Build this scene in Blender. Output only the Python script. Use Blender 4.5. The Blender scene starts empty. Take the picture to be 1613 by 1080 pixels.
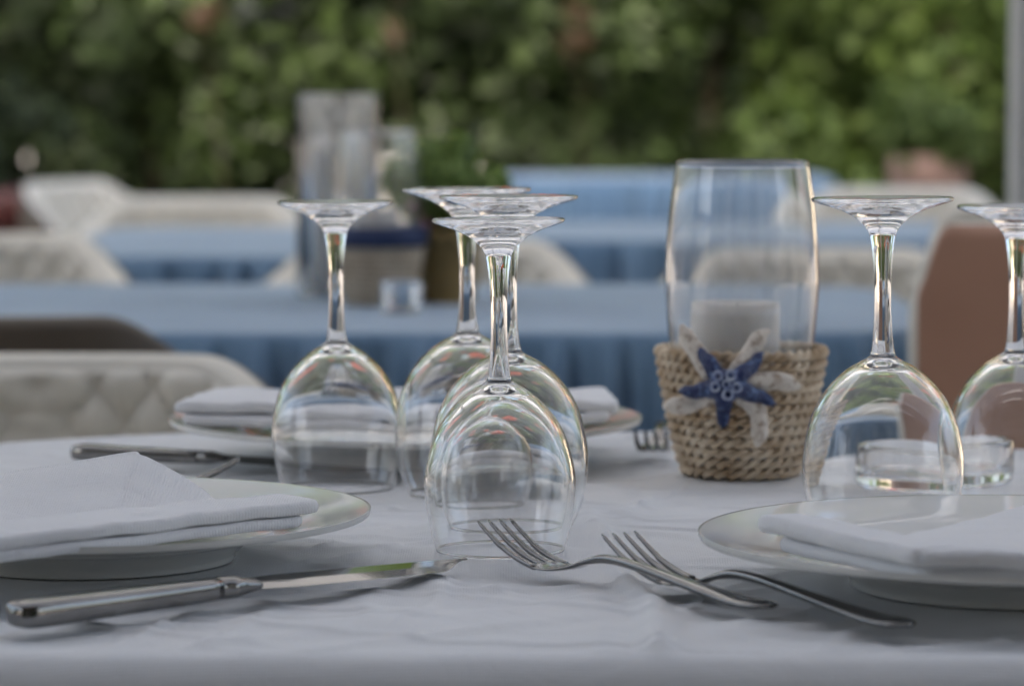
import bpy, bmesh, math, random
import numpy as np
from mathutils import Vector, Matrix, noise
R = math.radians
PI = math.pi
rng = random.Random(7)
scene = bpy.context.scene
C = scene.collection

# ------------------------------------------------------------------ camera
TZ = 0.74                                   # height of the table tops
cam_d = bpy.data.cameras.new('camera')
cam = bpy.data.objects.new('camera', cam_d); C.objects.link(cam)
cam.location = (0, 0, TZ + 0.238)
cam.rotation_euler = (R(90 - 4.40), 0, 0)
cam_d.sensor_width = 36.0
cam_d.lens = 116.0
cam_d.clip_start = 0.05; cam_d.clip_end = 500
cam_d.dof.use_dof = True
cam_d.dof.focus_distance = 1.70
cam_d.dof.aperture_fstop = 7.5
cam_d.dof.aperture_blades = 9
scene.camera = cam

# ------------------------------------------------------------------ sky, sun, exposure
world = bpy.data.worlds.new('World'); scene.world = world
world.use_nodes = True
wn = world.node_tree
SUN_EL, SUN_AZ = R(36), R(186)              # azimuth clockwise from +Y
sky = wn.nodes.new('ShaderNodeTexSky')
sky.sky_type = 'NISHITA'; sky.sun_disc = False
sky.sun_elevation = SUN_EL; sky.sun_rotation = SUN_AZ
sky.air_density = 1.0; sky.dust_density = 7.0; sky.ozone_density = .6
bg = wn.nodes['Background']; bg.inputs['Strength'].default_value = 0.12
hs = wn.nodes.new('ShaderNodeHueSaturation'); hs.inputs['Saturation'].default_value = .9   # thin overcast
wn.links.new(sky.outputs[0], hs.inputs['Color']); wn.links.new(hs.outputs[0], bg.inputs[0])
sun_d = bpy.data.lights.new('sun', 'SUN'); sun_d.energy = .5; sun_d.angle = R(12)
sun_d.color = (1.0, 0.94, 0.86)
sun = bpy.data.objects.new('sun', sun_d); C.objects.link(sun)
sdir = Vector((math.sin(SUN_AZ) * math.cos(SUN_EL), math.cos(SUN_AZ) * math.cos(SUN_EL), math.sin(SUN_EL)))
sun.rotation_euler = sdir.to_track_quat('Z', 'Y').to_euler()
vs = scene.view_settings
vs.view_transform = 'Standard'; vs.look = 'None'; vs.gamma = 1.0; vs.use_curve_mapping = False
vs.exposure = 2.28
cy = scene.cycles
cy.max_bounces = 24; cy.transmission_bounces = 20; cy.glossy_bounces = 8; cy.diffuse_bounces = 5
cy.transparent_max_bounces = 16
cy.caustics_reflective = True; cy.caustics_refractive = True
cy.sample_clamp_indirect = 6.0; cy.blur_glossy = 0.2
cy.use_denoising = True
try:
    cy.denoiser = 'OPENIMAGEDENOISE'; cy.denoising_prefilter = 'ACCURATE'
except Exception:
    pass

# ------------------------------------------------------------------ materials
def new_mat(name):
    m = bpy.data.materials.new(name); m.use_nodes = True
    nt = m.node_tree
    return m, nt, nt.nodes['Principled BSDF']

def nd(nt, typ, **kw):
    n = nt.nodes.new(typ)
    for k, v in kw.items():
        if hasattr(n, k): setattr(n, k, v)
        else: n.inputs[k].default_value = v
    return n

def noise_mat(name, c1, c2, scale=8, rough=0.7, bump=0.0, bscale=60, bdist=0.002, detail=6, metallic=0, coords='Object', spec=0.5, lo=.35, hi=.65):
    m, nt, b = new_mat(name)
    tc = nd(nt, 'ShaderNodeTexCoord')
    no = nd(nt, 'ShaderNodeTexNoise'); no.inputs['Scale'].default_value = scale; no.inputs['Detail'].default_value = detail
    nt.links.new(tc.outputs[coords], no.inputs['Vector'])
    cr = nd(nt, 'ShaderNodeValToRGB')
    cr.color_ramp.elements[0].position = lo; cr.color_ramp.elements[0].color = (*c1, 1)
    cr.color_ramp.elements[1].position = hi; cr.color_ramp.elements[1].color = (*c2, 1)
    nt.links.new(no.outputs['Fac'], cr.inputs[0]); nt.links.new(cr.outputs[0], b.inputs['Base Color'])
    b.inputs['Roughness'].default_value = rough; b.inputs['Metallic'].default_value = metallic
    b.inputs['Specular IOR Level'].default_value = spec
    if bump:
        n2 = nd(nt, 'ShaderNodeTexNoise'); n2.inputs['Scale'].default_value = bscale; n2.inputs['Detail'].default_value = 6
        nt.links.new(tc.outputs[coords], n2.inputs['Vector'])
        bp = nd(nt, 'ShaderNodeBump'); bp.inputs['Strength'].default_value = bump; bp.inputs['Distance'].default_value = bdist
        nt.links.new(n2.outputs['Fac'], bp.inputs['Height']); nt.links.new(bp.outputs[0], b.inputs['Normal'])
    return m

def cloth_mat(name, c1, c2, sheen=.15, weave=1500, wstr=0.25, crease=0.35, cscale=14):
    """woven cotton: fine thread relief, soft creases, faint uneven tone"""
    m, nt, b = new_mat(name)
    tc = nd(nt, 'ShaderNodeTexCoord')
    no = nd(nt, 'ShaderNodeTexNoise'); no.inputs['Scale'].default_value = 7; no.inputs['Detail'].default_value = 8
    nt.links.new(tc.outputs['Object'], no.inputs['Vector'])
    cr = nd(nt, 'ShaderNodeValToRGB')
    cr.color_ramp.elements[0].position = .3; cr.color_ramp.elements[0].color = (*c1, 1)
    cr.color_ramp.elements[1].position = .7; cr.color_ramp.elements[1].color = (*c2, 1)
    nt.links.new(no.outputs['Fac'], cr.inputs[0]); nt.links.new(cr.outputs[0], b.inputs['Base Color'])
    b.inputs['Roughness'].default_value = 0.85; b.inputs['Specular IOR Level'].default_value = 0.25
    b.inputs['Sheen Weight'].default_value = sheen; b.inputs['Sheen Roughness'].default_value = 0.5
    w1 = nd(nt, 'ShaderNodeTexWave'); w1.bands_direction = 'X'; w1.inputs['Scale'].default_value = weave / 6.28
    w2 = nd(nt, 'ShaderNodeTexWave'); w2.bands_direction = 'Y'; w2.inputs['Scale'].default_value = weave / 6.28
    for w in (w1, w2):
        w.inputs['Distortion'].default_value = 1.5; w.inputs['Detail'].default_value = 2
        nt.links.new(tc.outputs['Object'], w.inputs['Vector'])
    ad = nd(nt, 'ShaderNodeMath', operation='ADD')
    nt.links.new(w1.outputs['Fac'], ad.inputs[0]); nt.links.new(w2.outputs['Fac'], ad.inputs[1])
    bp = nd(nt, 'ShaderNodeBump'); bp.inputs['Strength'].default_value = wstr; bp.inputs['Distance'].default_value = 0.0004
    nt.links.new(ad.outputs[0], bp.inputs['Height'])
    n3 = nd(nt, 'ShaderNodeTexNoise'); n3.inputs['Scale'].default_value = cscale; n3.inputs['Detail'].default_value = 7
    n3.inputs['Roughness'].default_value = .6; n3.inputs['Distortion'].default_value = 1.2
    nt.links.new(tc.outputs['Object'], n3.inputs['Vector'])
    bp2 = nd(nt, 'ShaderNodeBump'); bp2.inputs['Strength'].default_value = crease; bp2.inputs['Distance'].default_value = 0.006
    nt.links.new(n3.outputs['Fac'], bp2.inputs['Height']); nt.links.new(bp.outputs[0], bp2.inputs['Normal'])
    nt.links.new(bp2.outputs[0], b.inputs['Normal'])
    return m

def glass_mat(name, color=(1, 1, 1), ior=1.5, haze=0.0):
    m, nt, b = new_mat(name)
    nt.nodes.remove(b)
    out = nt.nodes['Material Output']
    g = nd(nt, 'ShaderNodeBsdfGlass'); g.inputs['Color'].default_value = (*color, 1); g.inputs['IOR'].default_value = ior
    g.inputs['Roughness'].default_value = 0.0
    last = g.outputs[0]
    if haze:
        tc = nd(nt, 'ShaderNodeTexCoord')
        no = nd(nt, 'ShaderNodeTexNoise'); no.inputs['Scale'].default_value = 18; no.inputs['Detail'].default_value = 6
        mp = nd(nt, 'ShaderNodeMapping'); mp.inputs['Scale'].default_value = (1, 1, .25)
        nt.links.new(tc.outputs['Object'], mp.inputs['Vector']); nt.links.new(mp.outputs[0], no.inputs['Vector'])
        mr = nd(nt, 'ShaderNodeMapRange'); mr.inputs['From Min'].default_value = .35; mr.inputs['From Max'].default_value = .75
        mr.inputs['To Min'].default_value = haze * .35; mr.inputs['To Max'].default_value = haze
        nt.links.new(no.outputs['Fac'], mr.inputs['Value'])
        df = nd(nt, 'ShaderNodeBsdfTranslucent'); df.inputs['Color'].default_value = (.85, .87, .9, 1)
        d2 = nd(nt, 'ShaderNodeBsdfDiffuse'); d2.inputs['Color'].default_value = (.85, .87, .9, 1)
        ms = nd(nt, 'ShaderNodeMixShader'); ms.inputs[0].default_value = .5
        nt.links.new(df.outputs[0], ms.inputs[1]); nt.links.new(d2.outputs[0], ms.inputs[2])
        mx = nd(nt, 'ShaderNodeMixShader')
        nt.links.new(mr.outputs[0], mx.inputs[0]); nt.links.new(g.outputs[0], mx.inputs[1]); nt.links.new(ms.outputs[0], mx.inputs[2])
        last = mx.outputs[0]
    nt.links.new(last, out.inputs['Surface'])
    return m

def leaf_mat(name, cols, transl=0.35):
    m, nt, b = new_mat(name)
    out = nt.nodes['Material Output']
    ge = nd(nt, 'ShaderNodeNewGeometry')
    cr = nd(nt, 'ShaderNodeValToRGB'); cr.color_ramp.interpolation = 'LINEAR'
    el = cr.color_ramp.elements
    n = len(cols)
    el[0].position = 0; el[0].color = (*cols[0], 1); el[1].position = 1; el[1].color = (*cols[-1], 1)
    for i in range(1, n - 1):
        e = el.new(i / (n - 1)); e.color = (*cols[i], 1)
    nt.links.new(ge.outputs['Random Per Island'], cr.inputs[0])
    nt.links.new(cr.outputs[0], b.inputs['Base Color']); b.inputs['Roughness'].default_value = .5
    t = nd(nt, 'ShaderNodeBsdfTranslucent')
    nt.links.new(cr.outputs[0], t.inputs['Color'])
    mx = nd(nt, 'ShaderNodeMixShader'); mx.inputs[0].default_value = transl
    nt.links.new(b.outputs[0], mx.inputs[1]); nt.links.new(t.outputs[0], mx.inputs[2])
    nt.links.new(mx.outputs[0], out.inputs['Surface'])
    return m

M = {}
M['white_cloth'] = cloth_mat('white_cotton', (.69, .705, .72), (.75, .765, .775))
M['napkin'] = cloth_mat('napkin_cotton', (.76, .77, .79), (.82, .83, .845), crease=.3, cscale=38, wstr=.5)
M['blue_cloth'] = cloth_mat('blue_cotton', (.11, .20, .32), (.155, .26, .385), sheen=.5, weave=900, cscale=9, crease=.9)
M['glass'] = glass_mat('clear_glass', haze=.022)
M['vase_glass'] = glass_mat('hazy_vase_glass', haze=.09)
M['steel'] = noise_mat('cutlery_steel', (.19, .188, .183), (.25, .247, .24), scale=30, rough=.09, metallic=1, bump=.03, bscale=220, bdist=.0004)
M['china'] = noise_mat('glazed_china', (.69, .70, .68), (.74, .745, .72), scale=5, rough=.09, bump=.02, bscale=30, bdist=.001)
M['cream'] = noise_mat('cream_leatherette', (.64, .615, .545), (.71, .68, .605), scale=9, rough=.5, bump=.25, bscale=350, bdist=.0006)
M['brown'] = noise_mat('brown_leatherette', (.43, .24, .165), (.50, .29, .20), scale=6, rough=.55, bump=.25, bscale=300, bdist=.0006)
M['darkbrown'] = noise_mat('dark_brown_leatherette', (.075, .06, .045), (.10, .08, .06), scale=6, rough=.55, bump=.25, bscale=300, bdist=.0006)
M['wood'] = noise_mat('chair_wood', (.05, .03, .02), (.10, .06, .04), scale=20, rough=.5)
M['rope'] = noise_mat('jute_rope', (.44, .32, .20), (.76, .65, .50), scale=60, rough=.9, bump=.6, bscale=700, bdist=.0006, detail=8)
M['rope_pale'] = noise_mat('pale_rope', (.50, .41, .30), (.68, .59, .46), scale=60, rough=.9, bump=.5, bscale=600, bdist=.0006)
M['cream_star'] = noise_mat('cream_starfish', (.42, .33, .25), (.74, .68, .60), scale=170, rough=.75, bump=.8, bscale=380, bdist=.0022, lo=.33, hi=.47)
M['blue_star'] = noise_mat('blue_starfish', (.006, .022, .105), (.14, .23, .42), scale=240, rough=.3, bump=.7, bscale=330, bdist=.0024, lo=.52, hi=.72)
M['barnacle'] = noise_mat('barnacle_ring', (.10, .15, .33), (.45, .50, .60), scale=200, rough=.4)
M['wax'] = noise_mat('white_wax', (.78, .77, .74), (.84, .83, .80), scale=30, rough=.4)
M['navy'] = noise_mat('navy_ribbon', (.015, .028, .085), (.022, .04, .11), scale=30, rough=.7)
M['ochre'] = noise_mat('ochre_pot', (.20, .135, .045), (.28, .19, .07), scale=14, rough=.75, bump=.2)
M['terracotta'] = noise_mat('terracotta', (.25, .16, .125), (.31, .20, .16), scale=10, rough=.8, bump=.2)
M['red_pot'] = noise_mat('dark_red_glaze', (.06, .012, .010), (.09, .018, .015), scale=10, rough=.4)
M['soil'] = noise_mat('soil', (.03, .02, .015), (.06, .045, .03), scale=60, rough=.95, bump=.6)
M['bark'] = noise_mat('bark', (.05, .035, .025), (.10, .075, .05), scale=25, rough=.9, bump=.6)
M['paving'] = noise_mat('terrace_paving', (.30, .27, .23), (.38, .34, .30), scale=3, rough=.85, bump=.2, bscale=40)
M['plaster'] = noise_mat('cream_plaster', (.60, .53, .42), (.68, .60, .49), scale=3, rough=.9, bump=.15)
M['white_wall'] = noise_mat('white_plaster', (.42, .40, .37), (.50, .48, .44), scale=3, rough=.9, bump=.1)
M['post'] = noise_mat('grey_paint', (.46, .46, .45), (.52, .52, .51), scale=12, rough=.6)
M['red_cloth'] = noise_mat('red_fabric', (.42, .07, .045), (.50, .09, .06), scale=6, rough=.85)
M['dark_glass'] = noise_mat('window_glass', (.03, .035, .04), (.04, .045, .05), scale=2, rough=.05)
M['wood_frame'] = noise_mat('painted_frame', (.55, .55, .54), (.62, .62, .60), scale=9, rough=.5)
M['leaf_dark'] = leaf_mat('dark_leaves', [(.013, .024, .008), (.025, .042, .013), (.040, .066, .019), (.056, .088, .028)], .25)  # darker greens put the left hedge's shade into the leaf colour
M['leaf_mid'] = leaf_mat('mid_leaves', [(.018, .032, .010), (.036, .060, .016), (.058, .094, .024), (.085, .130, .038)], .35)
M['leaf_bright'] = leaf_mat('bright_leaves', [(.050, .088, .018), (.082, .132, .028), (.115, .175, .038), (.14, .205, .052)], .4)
M['leaf_rust'] = leaf_mat('rust_leaves', [(.06, .028, .012), (.085, .045, .018), (.07, .055, .02)], .3)
M['leaf_grey'] = leaf_mat('grey_green_leaves', [(.10, .14, .11), (.15, .20, .16), (.20, .25, .21)], .3)
M['leaf_sun'] = leaf_mat('sunlit_tree_leaves', [(.11, .18, .03), (.16, .25, .045), (.20, .30, .06), (.24, .34, .09)], .45)  # sunlight on the tree crowns put into brighter leaf colours
M['leaf_pot'] = leaf_mat('pot_plant_leaves', [(.18, .28, .06), (.26, .37, .10), (.32, .43, .15)], .4)
M['red_petal'] = leaf_mat('red_petals', [(.45, .06, .03), (.60, .12, .05), (.62, .20, .09)], .4)
M['petal'] = leaf_mat('pink_petals', [(.50, .26, .27), (.62, .36, .36)], .4)
_nt = M['wax'].node_tree; _b = _nt.nodes['Principled BSDF']
_b.inputs['Subsurface Weight'].default_value = .6; _b.inputs['Subsurface Radius'].default_value = (.02, .018, .015)
# canopy fabric lets light through
def canopy_mat():
    m, nt, b = new_mat('canopy_fabric')
    out = nt.nodes['Material Output']
    b.inputs['Base Color'].default_value = (.60, .60, .59, 1); b.inputs['Roughness'].default_value = .9
    t = nd(nt, 'ShaderNodeBsdfTranslucent'); t.inputs['Color'].default_value = (.82, .82, .81, 1)
    mx = nd(nt, 'ShaderNodeMixShader'); mx.inputs[0].default_value = .50
    nt.links.new(b.outputs[0], mx.inputs[1]); nt.links.new(t.outputs[0], mx.inputs[2]); nt.links.new(mx.outputs[0], out.inputs['Surface'])
    return m
M['canopy'] = canopy_mat()

# ------------------------------------------------------------------ helpers
def link_mesh(name, me, mat, parent=None, smooth=True):
    me.materials.append(mat)
    if smooth:
        me.polygons.foreach_set('use_smooth', [True] * len(me.polygons))
    o = bpy.data.objects.new(name, me); C.objects.link(o)
    if parent is not None: o.parent = parent
    return o

def obj_pd(name, verts, faces, mat, parent=None, smooth=True, fix=True):
    me = bpy.data.meshes.new(name)
    me.from_pydata([tuple(v) for v in verts], [], faces)
    if fix:
        bm = bmesh.new(); bm.from_mesh(me)
        bmesh.ops.recalc_face_normals(bm, faces=bm.faces)
        bm.to_mesh(me); bm.free()
    me.update()
    return link_mesh(name, me, mat, parent, smooth)

def obj_bm(name, bm, mat, parent=None, smooth=True):
    me = bpy.data.meshes.new(name)
    bmesh.ops.recalc_face_normals(bm, faces=bm.faces)
    bm.to_mesh(me); bm.free()
    return link_mesh(name, me, mat, parent, smooth)

def thing(name, label, cat, loc=(0, 0, 0), rz=0, group=None):
    o = bpy.data.objects.new(name, None); C.objects.link(o)
    o.empty_display_size = .05
    o.location = loc; o.rotation_euler = (0, 0, rz)
    return tag(o, label, cat, group)

def tag(o, label, cat, group=None):
    o['label'] = label; o['category'] = cat
    if group: o['group'] = group
    return o

def copy_tree(o, parent=None):
    c = o.copy(); C.objects.link(c)
    if parent is not None: c.parent = parent
    for ch in o.children: copy_tree(ch, c)
    return c

def spline(pts, n):
    """Catmull-Rom through 2D/3D points, n samples per span"""
    P = [np.array(p, float) for p in pts]
    P = [2 * P[0] - P[1]] + P + [2 * P[-1] - P[-2]]
    out = []
    for i in range(1, len(P) - 2):
        p0, p1, p2, p3 = P[i - 1:i + 3]
        for k in range(n):
            t = k / n
            out.append(.5 * ((2 * p1) + (-p0 + p2) * t + (2 * p0 - 5 * p1 + 4 * p2 - p3) * t * t + (-p0 + 3 * p1 - 3 * p2 + p3) * t ** 3))
    out.append(P[-2])
    return out

def lathe(name, prof, mat, parent=None, seg=72, closed=False, loc=None):
    """prof: (r, z) list; r == 0 makes a pole; closed joins the end to the start"""
    V, F, rows = [], [], []
    for r, z in prof:
        if r < 1e-6:
            rows.append([len(V)]); V.append((0, 0, z))
        else:
            rows.append(list(range(len(V), len(V) + seg)))
            for k in range(seg):
                a = 2 * PI * k / seg
                V.append((r * math.cos(a), r * math.sin(a), z))
    pairs = list(zip(rows[:-1], rows[1:]))
    if closed: pairs.append((rows[-1], rows[0]))
    for A, B in pairs:
        for k in range(seg):
            k2 = (k + 1) % seg
            if len(A) == 1 and len(B) == 1: continue
            if len(A) == 1: F.append((A[0], B[k2], B[k]))
            elif len(B) == 1: F.append((A[k], A[k2], B[0]))
            else: F.append((A[k], A[k2], B[k2], B[k]))
    o = obj_pd(name, V, F, mat, parent)
    if loc: o.location = loc
    return o

def tube_geo(V, F, path, rad, sides=8, cap=True, flat=None):
    """append a tapering tube along path; flat scales the second cross axis"""
    n = len(path); base = len(V)
    path = [Vector(p) for p in path]
    up = Vector((0, 0, 1))
    for i, p in enumerate(path):
        t = (path[min(i + 1, n - 1)] - path[max(i - 1, 0)]).normalized()
        u = up if abs(t.dot(up)) < .95 else Vector((1, 0, 0))
        s = t.cross(u).normalized(); w = s.cross(t).normalized()
        r = rad[i] if hasattr(rad, '__len__') else rad
        fl = 1 if flat is None else flat
        for k in range(sides):
            a = 2 * PI * k / sides
            V.append(p + s * (r * math.cos(a)) + w * (r * fl * math.sin(a)))
    for i in range(n - 1):
        for k in range(sides):
            k2 = (k + 1) % sides
            F.append((base + i * sides + k, base + i * sides + k2, base + (i + 1) * sides + k2, base + (i + 1) * sides + k))
    if cap:
        F.append(tuple(base + k for k in range(sides)))
        F.append(tuple(base + (n - 1) * sides + k for k in range(sides)))

def box_geo(V, F, x0, x1, y0, y1, z0, z1):
    b = len(V)
    V += [(x0, y0, z0), (x1, y0, z0), (x1, y1, z0), (x0, y1, z0), (x0, y0, z1), (x1, y0, z1), (x1, y1, z1), (x0, y1, z1)]
    F += [(b, b+3, b+2, b+1), (b+4, b+5, b+6, b+7), (b, b+1, b+5, b+4), (b+1, b+2, b+6, b+5), (b+2, b+3, b+7, b+6), (b+3, b, b+4, b+7)]

def box(name, x0, x1, y0, y1, z0, z1, mat, parent=None, bev=0.0):
    V, F = [], []
    box_geo(V, F, x0, x1, y0, y1, z0, z1)
    bm = bmesh.new()
    vs_ = [bm.verts.new(v) for v in V]
    for f in F: bm.faces.new([vs_[i] for i in f])
    if bev: bmesh.ops.bevel(bm, geom=list(bm.edges), offset=bev, segments=2, affect='EDGES')
    return obj_bm(name, bm, mat, parent, smooth=False)

def smoothstep(a, b, x):
    t = max(0.0, min(1.0, (x - a) / (b - a))); return t * t * (3 - 2 * t)

def nz(x, y, z=0.0): return noise.noise(Vector((x, y, z)))

# ------------------------------------------------------------------ setting: ground, hedge, wall behind
V, F = [], []
N = 40
for j in range(N + 1):
    for i in range(N + 1):
        V.append((-60 + 120 * i / N, -40 + 120 * j / N, 0))
for j in range(N):
    for i in range(N):
        a = j * (N + 1) + i
        F.append((a, a + 1, a + N + 2, a + N + 1))
g = obj_pd('ground', V, F, M['paving'], smooth=False); g['kind'] = 'structure'

def foliage(name, centers, count, leaf, mat, parent, seed, squash=1.0):
    """leaf-sized folded quads gathered in clumps; centers = (x, y, z, radius)"""
    r_ = random.Random(seed)
    V, F = [], []
    wts = [c[3] ** 2 for c in centers]
    picks = r_.choices(centers, wts, k=count)
    for (cx, cy_, cz, cr) in picks:
        d = Vector((r_.gauss(0, 1), r_.gauss(0, 1), r_.gauss(0, 1))).normalized()
        rr = cr * (r_.random() ** .35)
        p = Vector((cx, cy_, cz)) + Vector((d.x * rr, d.y * rr, d.z * rr * squash))
        if p.z < .03: p.z = .03 + r_.random() * .2
        n = (d + Vector((r_.uniform(-.8, .8), r_.uniform(-.8, .8), r_.uniform(-.2, 1.0)))).normalized()
        t = n.cross(Vector((r_.uniform(-1, 1), r_.uniform(-1, 1), r_.uniform(-1, 1)))).normalized()
        s = n.cross(t)
        L = leaf * r_.uniform(.6, 1.3); W = L * r_.uniform(.4, .6)
        b = len(V)
        V += [p - t * L * .5, p + s * W * .5 + n * W * .15, p + t * L * .5, p - s * W * .5 + n * W * .15]
        F += [(b, b + 1, b + 2), (b, b + 2, b + 3)]
    o = obj_pd(name, V, F, mat, parent, smooth=False, fix=False)
    o['kind'] = 'stuff'
    return o

def shrub(x, y, w, h, mat, label, seed, count=5000, leaf=.06, dep=.45, clumps=26, cr=(.16, .34), group='shrubs of the hedge behind the tables', holes=None):
    r_ = random.Random(seed)
    t = thing('hedge_shrub', label, 'shrub', (x, y, 0), 0, group)
    cs = []
    while len(cs) < clumps:
        cx = r_.uniform(-w / 2, w / 2); cz = r_.uniform(.15, h); c_r = r_.uniform(*cr)
        if holes and any(abs(cx - hx) < hr and abs(cz - hz) < hr2 for hx, hz, hr, hr2 in holes): continue
        cs.append((cx, r_.uniform(-dep / 2, dep / 2), cz, c_r))
    foliage('foliage', cs, count, leaf, mat, t, seed + 1)
    for k in range(4):
        V, F = [], []
        x0 = r_.uniform(-w * .3, w * .3)
        path = [(x0, .25, 0), (x0 + r_.uniform(-.06, .06), .28, h * .2), (x0 + r_.uniform(-.15, .15), .3, h * .4), (x0 + r_.uniform(-.25, .25), .3, h * .6)]
        tube_geo(V, F, path, [.028, .022, .014, .005], 6)
        obj_pd('stem', V, F, M['bark'], t)
    return t

gw = box('garden_wall', 1.3, 9, 13.2, 13.45, 0, 1.75, M['plaster'])
tag(gw, 'cream plaster garden wall glimpsed through gaps in the hedge', 'wall')
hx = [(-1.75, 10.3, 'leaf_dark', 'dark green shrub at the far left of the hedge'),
      (-.95, 10.6, 'leaf_mid', 'mid green shrub of the hedge above the far cream armchair'),
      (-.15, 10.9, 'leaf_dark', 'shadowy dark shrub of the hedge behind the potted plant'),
      (.55, 10.4, 'leaf_mid', 'mid green shrub of the hedge left of the bright one'),
      (1.15, 10.1, 'leaf_bright', 'bright yellow-green shrub above the hurricane vase'),
      (1.95, 10.5, 'leaf_bright', 'bright shrub of the hedge beside the grey post'),
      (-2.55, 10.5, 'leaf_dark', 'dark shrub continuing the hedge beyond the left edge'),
      (-3.35, 10.3, 'leaf_mid', 'mid green shrub at the left end of the hedge'),
      (2.75, 10.3, 'leaf_mid', 'mid green shrub continuing the hedge beyond the grey post'),
      (3.5, 10.5, 'leaf_bright', 'bright shrub at the right end of the hedge')]
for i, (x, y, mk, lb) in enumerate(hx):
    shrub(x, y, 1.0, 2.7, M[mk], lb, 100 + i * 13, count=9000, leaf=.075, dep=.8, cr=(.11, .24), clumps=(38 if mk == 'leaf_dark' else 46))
back = [(-2.1, 12.2), (-1.0, 12.4), (0.1, 12.3), (1.0, 12.5), (2.6, 12.3)]
bl = ['dark tree row shrub behind the far left of the hedge', 'dark shrub behind the left half of the hedge', 'dark shrub behind the middle of the hedge',
      'dark shrub behind the bright part of the hedge', 'dark shrub behind the hedge beyond the grey post']
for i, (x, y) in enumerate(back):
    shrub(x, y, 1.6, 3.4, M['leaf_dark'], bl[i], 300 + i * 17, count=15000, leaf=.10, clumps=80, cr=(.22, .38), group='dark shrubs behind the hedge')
def tree(x, y, h, label, seed, mk):
    r_ = random.Random(seed)
    t = thing('garden_tree', label, 'tree', (x, y, 0), 0, 'trees beyond the hedge')
    V, F = [], []
    tube_geo(V, F, spline([(0, 0, 0), (.05, .02, h * .25), (-.04, .0, h * .5), (.03, .03, h * .85)], 5), list(np.linspace(.16, .03, 16)), 10)
    for k in range(7):
        a = 6.28 * k / 7; z0 = h * (.3 + .06 * k)
        tube_geo(V, F, [(0, 0, z0), (.6 * math.cos(a), .6 * math.sin(a), z0 + .5), (1.1 * math.cos(a), 1.1 * math.sin(a), z0 + 1.2)], [.06, .04, .012], 7)
    obj_pd('trunk', V, F, M['bark'], t)
    cs = [(r_.gauss(0, .75), r_.gauss(0, .6), h * r_.uniform(.22, .98), r_.uniform(.4, .75)) for _ in range(60)]
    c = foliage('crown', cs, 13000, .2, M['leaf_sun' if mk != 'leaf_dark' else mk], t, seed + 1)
    return t
for i, (x, y, h, mk, lb) in enumerate(((-7.4, 12.6, 8.5, 'leaf_mid', 'leafy tree beyond the hedge, far left'), (-4.6, 13.8, 10.4, 'leaf_mid', 'leafy tree beyond the left of the hedge'),
        (-1.9, 14.3, 11.0, 'leaf_mid', 'tall leafy tree beyond the left half of the hedge'), (.7, 14.0, 10.6, 'leaf_bright', 'bright leafy tree beyond the middle of the hedge'),
        (3.3, 14.6, 9.4, 'leaf_bright', 'bright leafy tree beyond the right of the hedge'), (8.6, 13.0, 8.6, 'leaf_mid', 'leafy tree beyond the hedge, far right'))):
    tree(x, y, h, lb, 700 + 11 * i, mk)
hs_ = thing('house', 'cream house with red tiled roof beyond the hedge, mirrored in the glasses', 'house', (6.6, 19.5, 0))
box('wall', -4.2, 4.2, -3, 3, 0, 6.6, M['plaster'], hs_)
V = [(-4.7, -3.5, 6.5), (4.7, -3.5, 6.5), (4.7, 3.5, 6.5), (-4.7, 3.5, 6.5), (-2.4, 0, 9.0), (2.4, 0, 9.0)]
obj_pd('roof', V, [(0, 1, 5, 4), (1, 2, 5), (2, 3, 4, 5), (3, 0, 4), (0, 3, 2, 1)], M['red_cloth'], hs_, smooth=False)
for wx in (-2.8, -.9, .9, 2.8):
    w = box('window', wx - .45, wx + .45, -3.03, -3.003, 4.0, 5.4, M['dark_glass'], hs_)
    box('shutter', wx - .8, wx - .46, -3.06, -3.004, 3.98, 5.42, M['red_cloth'], w); box('shutter', wx + .46, wx + .8, -3.06, -3.004, 3.98, 5.42, M['red_cloth'], w)
# rust coloured sprigs in the hedge
tw = thing('climbing_plant', 'red-flowering climber with rust-coloured leaves in the middle of the hedge', 'climber', (.2, 9.9, 0))
foliage('foliage', [(-.01, 0, 1.12, .05), (.0, 0, 1.2, .05), (.02, 0, 1.3, .05), (-.55 , 0, 1.15, .04), (-1.12, 0, 1.2, .05)], 130, .05, M['leaf_rust'], tw, 5)
q = random.Random(31)
foliage('flowers', [(q.uniform(-2.6, 2.2), q.uniform(0, .5), q.uniform(1.55, 2.5), q.uniform(.10, .2)) for _ in range(28)], 2700, .075, M['red_petal'], tw, 32)
V, F = [], []
for x0 in (0, -.55, -1.12):
    tube_geo(V, F, [(x0 + .05, .6, 0), (x0 + .02, .5, .6), (x0, .02, 1.2)], [.005, .004, .002], 5)
obj_pd('stem', V, F, M['bark'], tw)

# ------------------------------------------------------------------ canopy over the terrace
cp = thing('canopy', 'pale terrace canopy with its grey post at the right edge', 'canopy', (0, 0, 0))
V, F = [], []
nx, ny = 30, 48
X0, X1, Y0, Y1 = -1.8, .73, -2.6, 4.3
CZ = 3.25; YF = 6.6                          # fabric stretched from the added light-blocking slab over the tables
for j in range(ny + 1):
    for i in range(nx + 1):
        u, v = i / nx, j / ny
        sag = -.12 * math.sin(PI * ((u * 2) % 1)) * math.sin(PI * ((v * 4) % 1))
        V.append((-5 + 9.5 * u, .62 + (YF - .62) * v, CZ + sag + .15 * math.sin(PI * u)))
for j in range(ny):
    for i in range(nx):
        a = j * (nx + 1) + i
        F.append((a, a + 1, a + nx + 2, a + nx + 1))
obj_pd('fabric', V, F, M['canopy'], cp, fix=False)
for (px, py) in ((.692, 4.2), (-1.7, 4.2), (.692, .7), (-1.7, .7)):
    box('post', px - .055, px + .055, py - .055, py + .055, 0, CZ - .005, M['post'], cp, bev=.012)
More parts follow.
